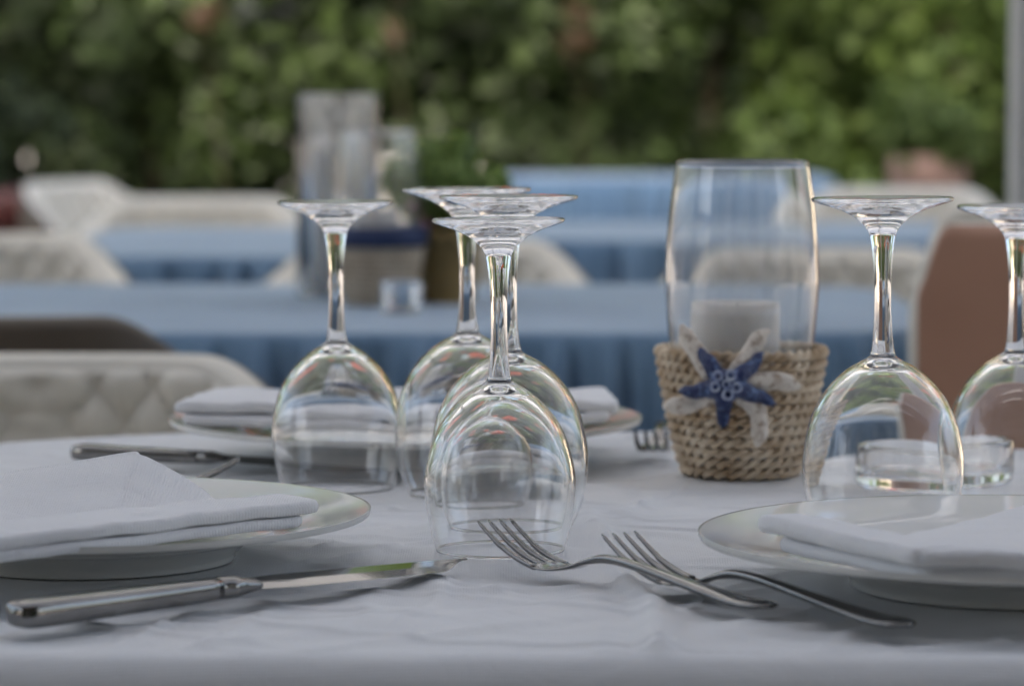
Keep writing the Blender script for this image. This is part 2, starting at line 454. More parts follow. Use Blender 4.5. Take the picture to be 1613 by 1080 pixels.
for (a, b_) in ((X0, X0 + .1), (X1 - .1, X1)):
    box('beam', a, b_, .62, YF, CZ - .09, CZ - .015, M['post'], cp, bev=.01)
V, F = [], []
for k in range(61):
    x = -5 + 9.5 * k / 60
    V += [(x, YF + .004, CZ + .15 * math.sin(PI * k / 60)), (x, YF + .02, CZ - .33 - .05 * abs(math.sin(PI * k / 4)))]
for k in range(60):
    F.append((2 * k, 2 * k + 1, 2 * k + 3, 2 * k + 2))
obj_pd('valance', V, F, M['canopy'], cp, fix=False)

box('cross_beam', -5, 4.5, Y1 - .05, Y1 + .05, CZ - .005, CZ + .085, M['post'], cp, bev=.01)
# ------------------------------------------------------------------ restaurant front behind the camera (mirrored in the glass)
rb = thing('restaurant_building', 'white restaurant front with red awning, mirrored in the wine glasses', 'building', (0, -2.75, 0))
box('wall', -7, 7, -.3, 0, 0, 9.0, M['white_wall'], rb)
for wx in (-3.2, -.9, 1.4, 3.7):
    w = box('window', wx - .6, wx + .6, .003, .03, .9, 2.3, M['dark_glass'], rb)
    for (a, b_, c_, d_) in ((-.66, .66, .84, .9), (-.66, .66, 2.3, 2.36), (-.66, -.6, .9, 2.3), (.6, .66, .9, 2.3), (-.03, .03, .9, 2.3)):
        box('frame', wx + a, wx + b_, .004, .06, c_, d_, M['wood_frame'], w)
V, F = [], []
for k in range(25):
    x = -6 + 12 * k / 24
    V += [(x, .01, 4.4), (x, .9, 3.9), (x, .92, 3.7 - .05 * (k % 2))]
for k in range(24):
    a = k * 3
    F += [(a, a + 1, a + 4, a + 3), (a + 1, a + 2, a + 5, a + 4)]
box('light_blocking_slab', -6, 6, .003, 3.3, 3.1, 3.22, M['wood'], rb)  # unseen slab added to cut the light from behind the camera
obj_pd('awning', V, F, M['red_cloth'], rb, smooth=False, fix=False)
for i, (x, y, mk) in enumerate(((-3.6, -1.6, 'leaf_mid'), (2.8, -1.7, 'leaf_bright'), (-4.6, 1.5, 'leaf_mid'), (4.4, 2.2, 'leaf_bright'))):
    shrub(x, y, 2.4, 1.9, M[mk], ['green shrub left behind the camera, mirrored in the glasses', 'bright shrub right behind the camera, mirrored in the glasses',
          'tall green shrub left of the terrace, mirrored in the glasses', 'bright green shrub right of the terrace, mirrored in the glasses'][i], 500 + i * 7, count=4500, leaf=.1, clumps=30, cr=(.2, .4), group='shrubs around the terrace')

# ------------------------------------------------------------------ tables and cloths
def rrect(x0, x1, y0, y1, r, n):
    """n points round a rounded rectangle, evenly along its length, counter-clockwise"""
    pts = []
    for (cx, cy_, a0) in ((x1 - r, y0 + r, -90), (x1 - r, y1 - r, 0), (x0 + r, y1 - r, 90), (x0 + r, y0 + r, 180)):
        for k in range(25):
            a = R(a0 + 90 * k / 24)
            pts.append((cx + r * math.cos(a), cy_ + r * math.sin(a)))
    pts.append(pts[0])
    P = np.array(pts); seg = np.hypot(*np.diff(P, axis=0).T); s = np.concatenate([[0], np.cumsum(seg)])
    q = np.linspace(0, s[-1], n, endpoint=False)
    return np.stack([np.interp(q, s, P[:, 0]), np.interp(q, s, P[:, 1])], 1), s[-1]

def table(x0, x1, y0, y1, label, r=.1):
    t = thing('table', label, 'table', ((x0 + x1) / 2, (y0 + y1) / 2, 0), 0, 'terrace tables under cloths')
    cx, cy_ = (x0 + x1) / 2, (y0 + y1) / 2
    O, _ = rrect(x0 - cx, x1 - cx, y0 - cy_, y1 - cy_, r, 64)
    V = [(p[0], p[1], TZ - .036) for p in O] + [(p[0], p[1], TZ - .012) for p in O]
    n = len(O)
    F = [tuple(range(n - 1, -1, -1)), tuple(range(n, 2 * n))] + [(k, (k + 1) % n, n + (k + 1) % n, n + k) for k in range(n)]
    obj_pd('tabletop', V, F, M['wood'], t, smooth=False)
    for sx in (-1, 1):
        for sy in (-1, 1):
            lx, ly = sx * ((x1 - x0) / 2 - r * .6 - .05), sy * ((y1 - y0) / 2 - r * .6 - .05)
            V, F = [], []
            tube_geo(V, F, [(lx, ly, 0), (lx, ly, .3), (lx, ly, TZ - .036)], [.018, .022, .026], 10)
            obj_pd('leg', V, F, M['wood'], t)
    return t

def cloth(name, x0, x1, y0, y1, r, drop, mat, label, cat_group, seed, nang=360, nrad=14, folds=22, amp=.03, topfn=None, rings=14, ease=.012):
    O, per = rrect(x0, x1, y0, y1, r, nang)
    cx, cy_ = (x0 + x1) / 2, (y0 + y1) / 2
    r_ = random.Random(seed); ph = [r_.uniform(0, 6.28) for _ in range(6)]
    if topfn is near_top:
        for k in range(nang):
            q = nz(O[k][0] * 9, O[k][1] * 9, 2.4) * .007
            dv = O[k] - [cx, cy_]; O[k] = O[k] + dv / np.linalg.norm(dv) * q
    # outward normals
    nxt = np.roll(O, -1, 0) - np.roll(O, 1, 0)
    nrm = np.stack([nxt[:, 1], -nxt[:, 0]], 1); nrm /= np.linalg.norm(nrm, axis=1)[:, None]
    V = [(cx, cy_, TZ + (topfn(cx, cy_) if topfn else 0))]
    F = []
    e = ease
    def ring(i): return 1 + i * nang
    ri = 0
    for i in range(1, nrad + 1):
        f = i / nrad
        for k in range(nang):
            p = np.array([cx, cy_]) + (O[k] - [cx, cy_]) * f
            V.append((p[0], p[1], TZ + (topfn(p[0], p[1]) if topfn else 0) - (0.0 if i < nrad else .0012)))
        ri += 1
    for i in range(1, rings + 1):
        f = i / rings
        for k in range(nang):
            s = per * k / nang
            w = math.sin(2 * PI * folds * k / nang + (1.3 if topfn is near_top else 3.6) * math.sin(2 * PI * 3 * k / nang + ph[0]) + (0 if topfn is near_top else 1.8) * math.sin(2 * PI * 11 * k / nang + ph[5]) + ph[1]) * (.6 + .4 * math.sin(2 * PI * 5 * k / nang + ph[2]))
            w += .45 * math.sin(2 * PI * round(folds * 2.3) * k / nang + ph[3])
            if f <= .2:
                a = f / .2 * PI / 2
                off = e * math.sin(a); z = -e * (1 - math.cos(a))
            else:
                g_ = (f - .2) / .8
                off = e + amp * (w * .5 + .35) * g_ ** .42 + .015 * g_; z = -e - (drop - e) * g_
            z += .006 * f * math.sin(2 * PI * 4 * k / nang + ph[4])
            V.append((O[k][0] + nrm[k][0] * off, O[k][1] + nrm[k][1] * off, TZ + z))
    tot = nrad + rings
    for k in range(nang):
        F.append((0, 1 + k, 1 + (k + 1) % nang))
    for i in range(tot - 1):
        for k in range(nang):
            k2 = (k + 1) % nang
            F.append((ring(i) + k, ring(i + 1) + k, ring(i + 1) + k2, ring(i) + k2))
    o = obj_pd(name, V, F, mat, fix=False)
    tag(o, label, 'tablecloth', cat_group)
    return o

# near table: wrinkled white cloth with pressed fold lines
FEET = [(-.006, 1.69, .036), (-.1035, 1.952, .036), (.288, 1.88, .036), (-.0015, 1.79, .038), (-.0255, 1.925, .038), (.199, 1.758, .038),
        (-.2125, 1.66, .085), (.2385, 1.57, .09), (-.069, 2.136, .09), (.1415, 2.03, .037), (.257, 2.005, .049)]
def near_top(x, y):
    h = .0013 * nz(x * 9, y * 10, 1.7) + .0008 * nz(x * 26 + 5, y * 26, 4.2)
    # long soft creases: ridged noise stretched along changing directions
    for (ca, fr, st_, am, sd) in ((.5, 17, 4, .0022, 8.8), (-.35, 20, 5, .0018, 3.1), (1.3, 15, 4, .0016, 6.4)):
        u = x * math.cos(ca) + y * math.sin(ca); v = -x * math.sin(ca) + y * math.cos(ca)
        q = abs(nz(u * st_ + .5 * nz(u * 6, v * 6, sd), v * fr, sd))
        h += am * 1.05 * (math.exp(-(q / .06) ** 2) - .25)
    m = 1.0
    for fx_, fy_, fr_ in FEET:
        d = math.hypot(x - fx_, y - fy_)
        if d < fr_ + .03: m = min(m, smoothstep(fr_ - .002, fr_ + .03, d))
    xc = .045 + .05 * (1.85 - y) + .004 * math.sin(y * 30)
    h += .0060 * math.exp(-((x - xc) / .007) ** 2) * smoothstep(1.95, 1.75, y)
    h += .0020 * math.exp(-((x - xc + .022) / .012) ** 2) * smoothstep(1.75, 1.5, y)
    h += .0016 * math.exp(-((y - 1.475 - .12 * (x - .1)) / .012) ** 2) * smoothstep(.0, .1, x)
    h += .0018 * math.exp(-((y - 1.86 + .1 * x) / .008) ** 2)
    return (h - .0030) * m - .0003 * (1 - m)
table(-.42, .52, 1.40, 2.285, 'near table under the white cloth, laid with upturned glasses', r=.25)
cloth('tablecloth', -.423, .523, 1.397, 2.288, .253, .26, M['white_cloth'], 'white wrinkled cotton tablecloth on the near table', None, 3,
      nang=900, nrad=230, folds=26, amp=.03, topfn=near_top, rings=26, ease=.027)
BT = [(-.80, .435, 3.26, 4.06, .16, 'table under the nearest blue cloth, behind the near table', 'mid-blue tablecloth on the table carrying the ochre pot'),
      (-.68, -.10, 4.76, 5.75, .1, 'table at left under a blue cloth in deep shade', 'blue tablecloth at left with dark shaded side below cream quilted chair'),
      (.02, .85, 5.26, 6.0, .1, 'table behind the cream chair right of the upturned glasses', 'blue tablecloth on the middle table left of the hurricane vase'),
      (-.12, .85, 8.8, 9.4, .08, 'farthest table, in front of the hedge', 'light blue tablecloth on the farthest table before the hedge')]
for i, (x0, x1, y0, y1, r, lt, lc) in enumerate(BT):
    table(x0, x1, y0, y1, lt, r)
    cloth('tablecloth', x0 - .003, x1 + .003, y0 - .003, y1 + .003, r + .003, .25 if i != 3 else .45, M['blue_cloth'], lc, 'blue tablecloths', 20 + i,
          nang=900, nrad=12, folds=62 if i == 0 else 34, amp=.055, topfn=lambda x, y: .0016 * nz(x * 8, y * 8, 3.3) - .0016, rings=14, ease=.014)

# ------------------------------------------------------------------ tub chairs
def make_chair_meshes(kind, hw=.25, dp=.26, H=.77, armdrop=.16, lining=None, shell=None):
    na, nv = 190, 90
    a0 = R(100)
    th = .036
    inner, outer, rim = [], [], []
    def plan(a, r):
        sx = math.copysign(abs(math.sin(a)) ** .62, math.sin(a)); sy = math.copysign(abs(math.cos(a)) ** .62, math.cos(a))
        return (sx * (hw - r), sy * (dp - r))
    arc = [0]
    for i in range(1, na + 1):
        p = plan(-a0 + 2 * a0 * (i - 1) / na, th); q = plan(-a0 + 2 * a0 * i / na, th)
        arc.append(arc[-1] + math.dist(p, q))
    mid = arc[na // 2]
    VI, FI, VO, FO = [], [], [], []
    nr = 8
    for i in range(na + 1):
        a = -a0 + 2 * a0 * i / na
        top = H - armdrop * (.34 * smoothstep(R(24), R(66), abs(a)) + .66 * smoothstep(R(60), R(100), abs(a))) - (.05 * smoothstep(R(95), R(100), abs(a)) ** 2 if kind == 'high' else 0)
        end = 1 - .75 * smoothstep(R(88), R(100), abs(a))          # rounding of the wing ends
        t_ = th * end
        s = arc[i] - mid
        nrm = Vector((*plan(a, 0), 0)) ; nrm = Vector((nrm.x / hw ** 2, nrm.y / dp ** 2, 0)).normalized()
        for j in range(nv + 1):                                     # quilted lining
            f = j / nv
            z = .40 + (top - .012 - .40) * f
            d = abs(math.sin(PI * (s / .050 + z / .062))) * abs(math.sin(PI * (s / .050 - z / .062)))
            puff = .0130 * d ** .36 * smoothstep(1.01, .985, f) * end
            p = plan(a, t_)
            VI.append((p[0] - nrm.x * puff, p[1] - nrm.y * puff, z))
        # rim roll + outer shell
        for j in range(nr + 1):
            b = PI * .62 * j / nr
            rr = t_ / 2 * (1 + math.cos(b))
            p = plan(a, rr); VI.append((p[0], p[1], top - .012 + .012 * math.sin(b)))
        for j in range(13):
            f = max(0, j - 4) / 8
            b = PI * (.60 + .40 * min(1, j / 4))
            p = plan(a, t_ / 2 * (1 + math.cos(b)) + .03 * f ** 2)
            VO.append((p[0], p[1], top - .012 + .0125 * math.sin(b) + (.36 - top + .012) * f))
    w = nv + 1 + nr + 1
    for i in range(na):
        for j in range(w - 1):
            FI.append((i * w + j, i * w + j + 1, (i + 1) * w + j + 1, (i + 1) * w + j))
        for j in range(12):
            FO.append((i * 13 + j, i * 13 + j + 1, (i + 1) * 13 + j + 1, (i + 1) * 13 + j))
    return (VI, FI, VO, FO)

def make_chair(kind, shell, **kw):
    VI, FI, VO, FO = make_chair_meshes(kind, **kw)
    root = thing('tub_chair', 'tub chair', 'chair')
    obj_pd('quilted_lining', VI, FI, M['cream'], root, fix=False)
    obj_pd('outer_shell', VO, FO, M[shell], root, fix=False)
    if kind == 'high':                                              # cream piped edge round the wings
        V, F = [], []
        hw, dp, a0, path = kw.get('hw', .25), .26, R(100), []
        for i in range(121):
            a = -a0 + 2 * a0 * i / 120
            x_ = math.copysign(abs(math.sin(a)) ** .62, math.sin(a)) * (hw - .018); y_ = math.copysign(abs(math.cos(a)) ** .62, math.cos(a)) * (dp - .018)
            z_ = .77 - .05 * smoothstep(R(95), R(100), abs(a)) ** 2
            if i == 0: path += [(x_, y_, .42 + (z_ - .42) * q / 8) for q in range(8)]
            path.append((x_, y_, z_ - .012))
            if i == 120: path += [(x_, y_, .42 + (z_ - .42) * q / 8) for q in range(7, -1, -1)]
        nn_ = len(path)
        tube_geo(V, F, path, [.014 if (i < 14 or i > nn_ - 15) else .008 for i in range(nn_)], 10)
        obj_pd('piped_edge', V, F, M['cream'], root)
    bm = bmesh.new()
    bmesh.ops.create_cube(bm, size=1)
    for v in bm.verts:
        v.co = Vector((v.co.x * .38, v.co.y * .42 - .04, v.co.z * .09 + .415))
    bmesh.ops.bevel(bm, geom=list(bm.edges), offset=.03, segments=4, affect='EDGES')
    obj_bm('seat', bm, M['cream'], root)
    for sx in (-1, 1):
        for sy in (-1, 1):
            V, F = [], []
            tube_geo(V, F, [(sx * .2, sy * .19 - .02, 0), (sx * .17, sy * .17 - .02, .375)], [.011, .019], 10)
            obj_pd('leg', V, F, M['wood'], root)
    return root

proto = make_chair('std', 'darkbrown')
proto_hi = make_chair('high', 'brown', armdrop=.0, hw=.24)
chairs = [
    (-.395, 2.52, 0, .983, 'cream quilted chair nearest at left, beyond the white-clothed table', proto),
    (-.518, 3.27, 180, 1.0, 'dark brown chair back with cream rim behind the nearest quilted chair', proto),
    (-.742, 4.36, 4, 1.01, 'cream quilted chair at far side of nearest blue table, left edge', proto),
    (-.125, 4.36, -3, 1.0, 'cream chair behind the potted plant and upturned glasses', proto),
    (.425, 4.36, 3, .985, 'beige quilted chair seen behind the hurricane vase', proto),
    (-.60, 6.17, 2, 1.0, 'cream quilted chair beyond the shaded blue table at left', proto),
    (-.93, 8.2, 60, .97, 'far cream armchair turned sideways beside the dark red planter', proto),
    (-.29, 9.75, 0, 1.0, 'small far cream chair just above the ochre pot', proto),
    (.78, 6.75, -10, 1.0, 'grey-beige chair between hurricane vase and tall glass at right', proto),
    (.468, 3.05, 262, 1.12, 'tall terracotta-brown chair back with cream edge at right', proto_hi)]
for i, (x, y, a, sz, lb, pr) in enumerate(chairs):
    if i == 0: o = proto
    elif pr is proto_hi: o = proto_hi
    else: o = copy_tree(proto)
    o.location = (x, y, 0); o.rotation_euler = (0, 0, R(a)); o.scale = (1, 1, sz)
    tag(o, lb, 'chair', 'tub chairs on the terrace')

# ------------------------------------------------------------------ glasses, upside down
def glass_profile(H, bowl, stem, foot_r, th=.0011):
    """closed profile from axis at foot top to axis at dome inside; z up from the rim"""
    outer_top = [(0, H - .0022), (foot_r * .55, H - .0016), (foot_r * .9, H - .0004), (foot_r - .0008, H), (foot_r, H - .0009), (foot_r - .0006, H - .0020)]
    zs, rs = zip(*[(z, r) for r, z in stem]); 
    under = spline([(foot_r - .0006, H - .0020), (foot_r * .86, H - .0036), (foot_r * .62, H - .0064), (foot_r * .42, H - .0100), (foot_r * .27, H - .0145), stem[0]], 5)
    st = spline(stem, 7)
    bo = spline(bowl, 6)
    inner = []
    B = np.array(bo)
    tan = np.gradient(B, axis=0); tan /= np.linalg.norm(tan, axis=1)[:, None] + 1e-12
    nrm = np.stack([tan[:, 1], -tan[:, 0]], 1)           # points towards the inside for a descending outline
    thick = .0008 + .0050 * (1 - np.linspace(0, 1, len(B))) ** 1.8      # heavy pressed base, thin rim
    I = B + nrm * thick[:, None]
    I = [(max(p[0], 0.0), p[1]) for p in I if p[0] > .004]
    z0 = I[0][1] + .0007
    prof = outer_top[:-1] + [tuple(p) for p in under] + [tuple(p) for p in st[1:]] + [tuple(p) for p in bo[1:]]
    rim = bo[-1]
    prof += [(rim[0] - .0002, -.0004), (I[-1][0] + .0002, -.0004)]
    prof += [tuple(p) for p in I[::-1]] + [(I[0][0] * .5, z0 - .0001), (0, z0)]
    return prof

# radius, height above rim
bowl_s = [(.0066, .0872), (.0092, .0852), (.0165, .0807), (.0250, .0728), (.0316, .0635), (.0358, .0530), (.0391, .0380), (.0386, .0240), (.0362, .0100), (.0334, .0)]
stem_s = [(.0070, .1522), (.0056, .1440), (.0046, .1330), (.0042, .1200), (.0044, .1080), (.0051, .0960), (.0061, .0890), (.0066, .0872)]
bowl_l = [(.0070, .0945), (.0098, .0925), (.0180, .0880), (.0272, .0800), (.0348, .0695), (.0398, .0575), (.0431, .0400), (.0426, .0260), (.0398, .0110), (.0350, .0)]
stem_l = [(.0073, .1600), (.0058, .1510), (.0048, .1390), (.0044, .1270), (.0046, .1150), (.0054, .1030), (.0065, .0962), (.0070, .0945)]
ps = glass_profile(.1705, bowl_s, stem_s, .0343)
pl = glass_profile(.1790, bowl_l, stem_l, .0380)
def make_glass(prof, zcut1, zcut2):
    g_ = lathe('wine_glass', prof, M['glass'], None, seg=96)
    return g_
gs = make_glass(ps, 0, 0); gl = make_glass(pl, 0, 0)
TOPZ = TZ + .0008
glasses = [
    (gs, -.0060, 1.690, 0, 'front upturned wine glass, nearest in the middle, touching fork tips'),
    (gs, -.1035, 1.952, .4, 'upturned wine glass standing alone behind the left plate'),
    (gs, .2880, 1.880, .9, 'upturned wine glass cut off by the right edge'),
    (gl, -.0015, 1.790, .3, 'larger upturned wine glass right behind the front one'),
    (gl, -.0255, 1.925, .7, 'hindmost upturned wine glass of the middle cluster'),
    (gl, .1990, 1.758, .2, 'large upturned wine glass behind the right plate')]
seen = set()
for src, x, y, a, lb in glasses:
    o = src if id(src) not in seen else src.copy()
    if id(src) in seen: C.objects.link(o)
    seen.add(id(src))
    o.location = (x, y, TOPZ + .0006); o.rotation_euler = (R(rng.uniform(-.5, .5)), R(rng.uniform(-.5, .5)), a)
    tag(o, lb, 'wine glass', 'upturned wine glasses on the white table')

# ------------------------------------------------------------------ plates
plate_prof = [(0, .0100), (.07, .0100), (.088, .0115), (.098, .0155), (.108, .0188), (.130, .0222), (.1475, .0252), (.1488, .0248), (.1487, .0232), (.146, .0216),
              (.125, .0186), (.104, .0160), (.088, .0120), (.0775, .0040), (.0760, .0), (.0725, .0), (.0712, .0030), (.055, .005), (0, .005)]
pf = spline(plate_prof, 3)
pf[0] = np.array((0, .0100)); pf[-1] = np.array((0, .005))
pf = [(abs(p[0]), p[1] * (1.0 if p[0] > .1 else .95)) for p in pf]
plate = lathe('dinner_plate', pf, M['china'], None, seg=128)
PL = [(-.2125, 1.660, .945, 'white plate at left with peaked napkin'), (.2385, 1.570, 1.0, 'white plate at right foreground with flat folded napkin'),
      (-.0690, 2.136, 1.03, 'white plate at far side behind the glasses, with napkin')]
for i, (x, y, s, lb) in enumerate(PL):
    o = plate if i == 0 else plate.copy()
    if i: C.objects.link(o)
    o.location = (x, y, TOPZ); o.scale = (s, s, 1.0); tag(o, lb, 'plate', 'white dinner plates')

# ------------------------------------------------------------------ napkins
def pad(V, F, poly, z0, z1, seed, wav=.0012, rim=None, n_edge=26, slope=(0, 0), ref=(0, 0)):
    """a folded layer with a rolled edge: poly (x,y) ccw, rounded section, slightly wavy"""
    P = np.array(poly + [poly[0]], float)
    seg = np.hypot(*np.diff(P, axis=0).T); s = np.concatenate([[0], np.cumsum(seg)])
    n = n_edge * len(poly)
    q = np.linspace(0, s[-1], n, endpoint=False)
    O = np.stack([np.interp(q, s, P[:, 0]), np.interp(q, s, P[:, 1])], 1)
    for _ in range(3): O = (np.roll(O, 1, 0) + 2 * O + np.roll(O, -1, 0)) / 4
    c = O.mean(0)
    d = np.roll(O, -1, 0) - np.roll(O, 1, 0)
    nr = np.stack([-d[:, 1], d[:, 0]], 1); nr /= np.linalg.norm(nr, axis=1)[:, None] + 1e-9
    h = (z1 - z0) / 2
    rows = []
    base = len(V)
    def add(o2, z):
        for k in range(n):
            x, y = o2[k]
            w = wav * nz(x * 45 + seed, y * 45, seed * .7) + slope[0] * (x - ref[0]) + slope[1] * (y - ref[1])
            V.append((x, y, z + w))
    prof = []
    for j in range(9):
        b = -PI / 2 + PI * j / 8
        prof.append((h * .8 * (1 - math.cos(b)), h * math.sin(b)))
    inset = [.85, .6, .35, .15]
    rowsdef = [('s', f, -h) for f in inset] + [('r', a, b_) for a, b_ in prof] + [('s', f, h) for f in inset[::-1]]
    for kind, a, z in rowsdef:
        if kind == 'r': o2 = O + nr * a
        else: o2 = (O + nr * h * .8) * (1 - a) + c * a
        add(o2, (z0 + z1) / 2 + z)
    nrw = len(rowsdef)
    for i in range(nrw - 1):
        for k in range(n):
            k2 = (k + 1) % n
            F.append((base + i * n + k, base + i * n + k2, base + (i + 1) * n + k2, base + (i + 1) * n + k))
    F.append(tuple(base + k for k in range(n))); F.append(tuple(base + (nrw - 1) * n + k for k in range(n)))

# left napkin: layered strip along its front edge, peaked sheet behind it
nap = thing('napkin', 'white napkin pulled up into a peak on the left plate', 'napkin', (-.2125, 1.66, TOPZ), 0, 'white cloth napkins')
ox, oy = -.2125, 1.66
E = Vector((-.094, 1.622)); e = Vector((.72, .694)); nn = Vector((-.694, .72))
def st(u, v): p = E + e * u + nn * v; return (p.x - ox, p.y - oy)
for (nm, u1, z0_, z1_, sd) in (('lower_fold', -.008, .0222, .0278, 1.0), ('upper_fold', .003, .0281, .0345, 9.0)):
    V, F = [], []
    pad(V, F, [st(-.205, .0), st(u1, .001), st(u1 + .003, .040), st(-.21, .05)], z0_, z1_, sd, wav=.0010)
    obj_pd(nm, V, F, M['napkin'], nap)
V, F = [], []
gx, gy = 90, 90
for j in range(gy + 1):
    for i in range(gx + 1):
        u = -.215 + .205 * i / gx; v = .026 + .140 * j / gy
        p = E + e * u + nn * v
        a, b = p.x + .190, p.y - 1.665
        ar = math.sqrt(a * a + .00002)
        fx = max(.0, 1 - .46 * ar / .07) if a < 0 else max(.0, 1 - ar / .052)
        bb = b + .25 * a
        br = math.sqrt(bb * bb + .00003)
        fy = max(.12, 1 - br / .115) if bb < 0 else math.exp(-(bb / .03) ** 2)
        z = .0255 + .0290 * fx * fy
        z += .0014 * nz(p.x * 22, p.y * 22, 2.2) + .0012 * math.sin((a * .8 + b) * 130) * fx * fy * smoothstep(0, -.06, bb)
        ed = min(i / gx, 1 - i / gx, j / gy, 1 - j / gy)
        z -= .004 * (1 - smoothstep(0, .06, ed))
        V.append((p.x - ox, p.y - oy, z))
nv = len(V)
V += [(x, y, z - .0022) for x, y, z in V]
w = gx + 1
for j in range(gy):
    for i in range(gx):
        a = j * w + i
        F.append((a, a + 1, a + w + 1, a + w)); F.append((nv + a, nv + a + w, nv + a + w + 1, nv + a + 1))
border = [i for i in range(w)] + [j * w + gx for j in range(1, gy + 1)] + [gy * w + i for i in range(gx - 1, -1, -1)] + [j * w for j in range(gy - 1, 0, -1)]
for k in range(len(border)):
    a, b = border[k], border[(k + 1) % len(border)]
    F.append((a, nv + a, nv + b, b))
obj_pd('peaked_sheet', V, F, M['napkin'], nap)

# right napkin: thick rolled strip at left and flat body
nap2 = thing('napkin', 'flat folded white napkin on the right plate', 'napkin', (.2385, 1.57, TOPZ), 0, 'white cloth napkins')
ox, oy = .2385, 1.57
def lo(P): return [(x - ox, y - oy) for x, y in P]
V, F = [], []
pad(V, F, lo([(.124, 1.537), (.1810, 1.440), (.205, 1.450), (.150, 1.548)]), .0205, .0275, 3.0, wav=.0008)
obj_pd('lower_fold', V, F, M['napkin'], nap2)
V, F = [], []
pad(V, F, lo([(.1145, 1.553), (.1765, 1.436), (.200, 1.446), (.139, 1.563)]), .0279, .0362, 4.0, wav=.0010)
obj_pd('upper_fold', V, F, M['napkin'], nap2)
V, F = [], []
pad(V, F, lo([(.1800, 1.438), (.345, 1.434), (.36, 1.565), (.285, 1.640), (.1720, 1.472)]), .0205, .0275, 7.0, wav=.0008)
obj_pd('lower_body', V, F, M['napkin'], nap2)
V, F = [], []
pad(V, F, lo([(.1770, 1.435), (.345, 1.432), (.37, 1.57), (.285, 1.652), (.1680, 1.474)]), .0277, .0356, 8.0, wav=.0014)
obj_pd('upper_body', V, F, M['napkin'], nap2)
# far napkin
nap3 = thing('napkin', 'folded white napkin overhanging the far plate behind the glasses', 'napkin', (-.069, 2.136, TOPZ), 0, 'white cloth napkins')
V, F = [], []
pad(V, F, [(-.142, -.05), (-.06, -.06), (.05, -.05), (.132, -.045), (.128, .05), (-.13, .055)], .0245, .0310, 5.0, wav=.0022)
obj_pd('lower_fold', V, F, M['napkin'], nap3)
V, F = [], []
pad(V, F, [(-.148, -.045), (-.06, -.056), (.05, -.045), (.138, -.04), (.133, .052), (-.13, .055)], .0315, .0390, 6.0, wav=.0030)
obj_pd('upper_fold', V, F, M['napkin'], nap3)

# ------------------------------------------------------------------ cutlery
def loft(V, F, stations, sides=20, pw=.75):
    """stations: (s, z, halfwidth, halfthick); x along s, y across, rounded section"""
    base = len(V)
    for (s, z, hw, ht) in stations:
        for k in range(sides):
            a = 2 * PI * k / sides
            c_, s_ = math.cos(a), math.sin(a)
            V.append((s, hw * math.copysign(abs(c_) ** pw, c_), z + ht * math.copysign(abs(s_) ** pw, s_)))
    n = len(stations)
    for i in range(n - 1):
        for k in range(sides):
            k2 = (k + 1) % sides
            F.append((base + i * sides + k, base + i * sides + k2, base + (i + 1) * sides + k2, base + (i + 1) * sides + k))
    F.append(tuple(base + k for k in range(sides))); F.append(tuple(base + (n - 1) * sides + k for k in range(sides)))

def zf(s, T=[(0, .0205), (.010, .0150), (.022, .0092), (.036, .0050), (.048, .0032), (.058, .0030), (.068, .0050), (.078, .0085), (.090, .0112), (.105, .0115), (.125, .0100), (.15, .0075), (.175, .0052), (.195, .0038), (.215, .0042)]):
    xs, zs = zip(*T)
    sp = _zs
    return float(np.interp(s, sp[:, 0], sp[:, 1]))
_zs = np.array(spline([(0, .0205), (.010, .0150), (.022, .0092), (.036, .0050), (.048, .0030), (.058, .0030), (.068, .0050), (.078, .0085), (.090, .0112), (.105, .0115), (.125, .0100), (.15, .0075), (.175, .0052), (.195, .0038), (.215, .0042)], 8))

def make_fork():
    root = thing('fork', 'fork', 'fork')
    W = spline([(.044, .0112), (.050, .0116), (.058, .0108), (.066, .0080), (.074, .0048), (.082, .0032), (.092, .0027), (.105, .0027), (.125, .0033), (.15, .0048), (.175, .0066), (.195, .0082), (.206, .0084), (.212, .0066), (.2148, .0035), (.2155, .0008)], 5)
    V, F = [], []
    loft(V, F, [(p[0], zf(p[0]), max(p[1], .0006), .0011 + .0011 * smoothstep(.07, .09, p[0]) - .0012 * smoothstep(.205, .2155, p[0])) for p in W], 24, .85)
    obj_pd('handle', V, F, M['steel'], root)
    for k in range(4):
        off = (k - 1.5) * .0062
        V, F = [], []
        stn = []
        for q in range(19):
            s = .0475 * q / 18
            hw = .0011 + .0009 * smoothstep(0, .035, s)
            if q == 0: hw = .0005
            stn.append((s, zf(s), hw, .0009 + .0005 * smoothstep(0, .03, s) if q else .0004))
        loft(V, F, stn, 12, .8)
        V = [(x, y + off * (1 + .06 * (x < .02)), z) for x, y, z in V]
        obj_pd('tine', V, F, M['steel'], root)
    return root

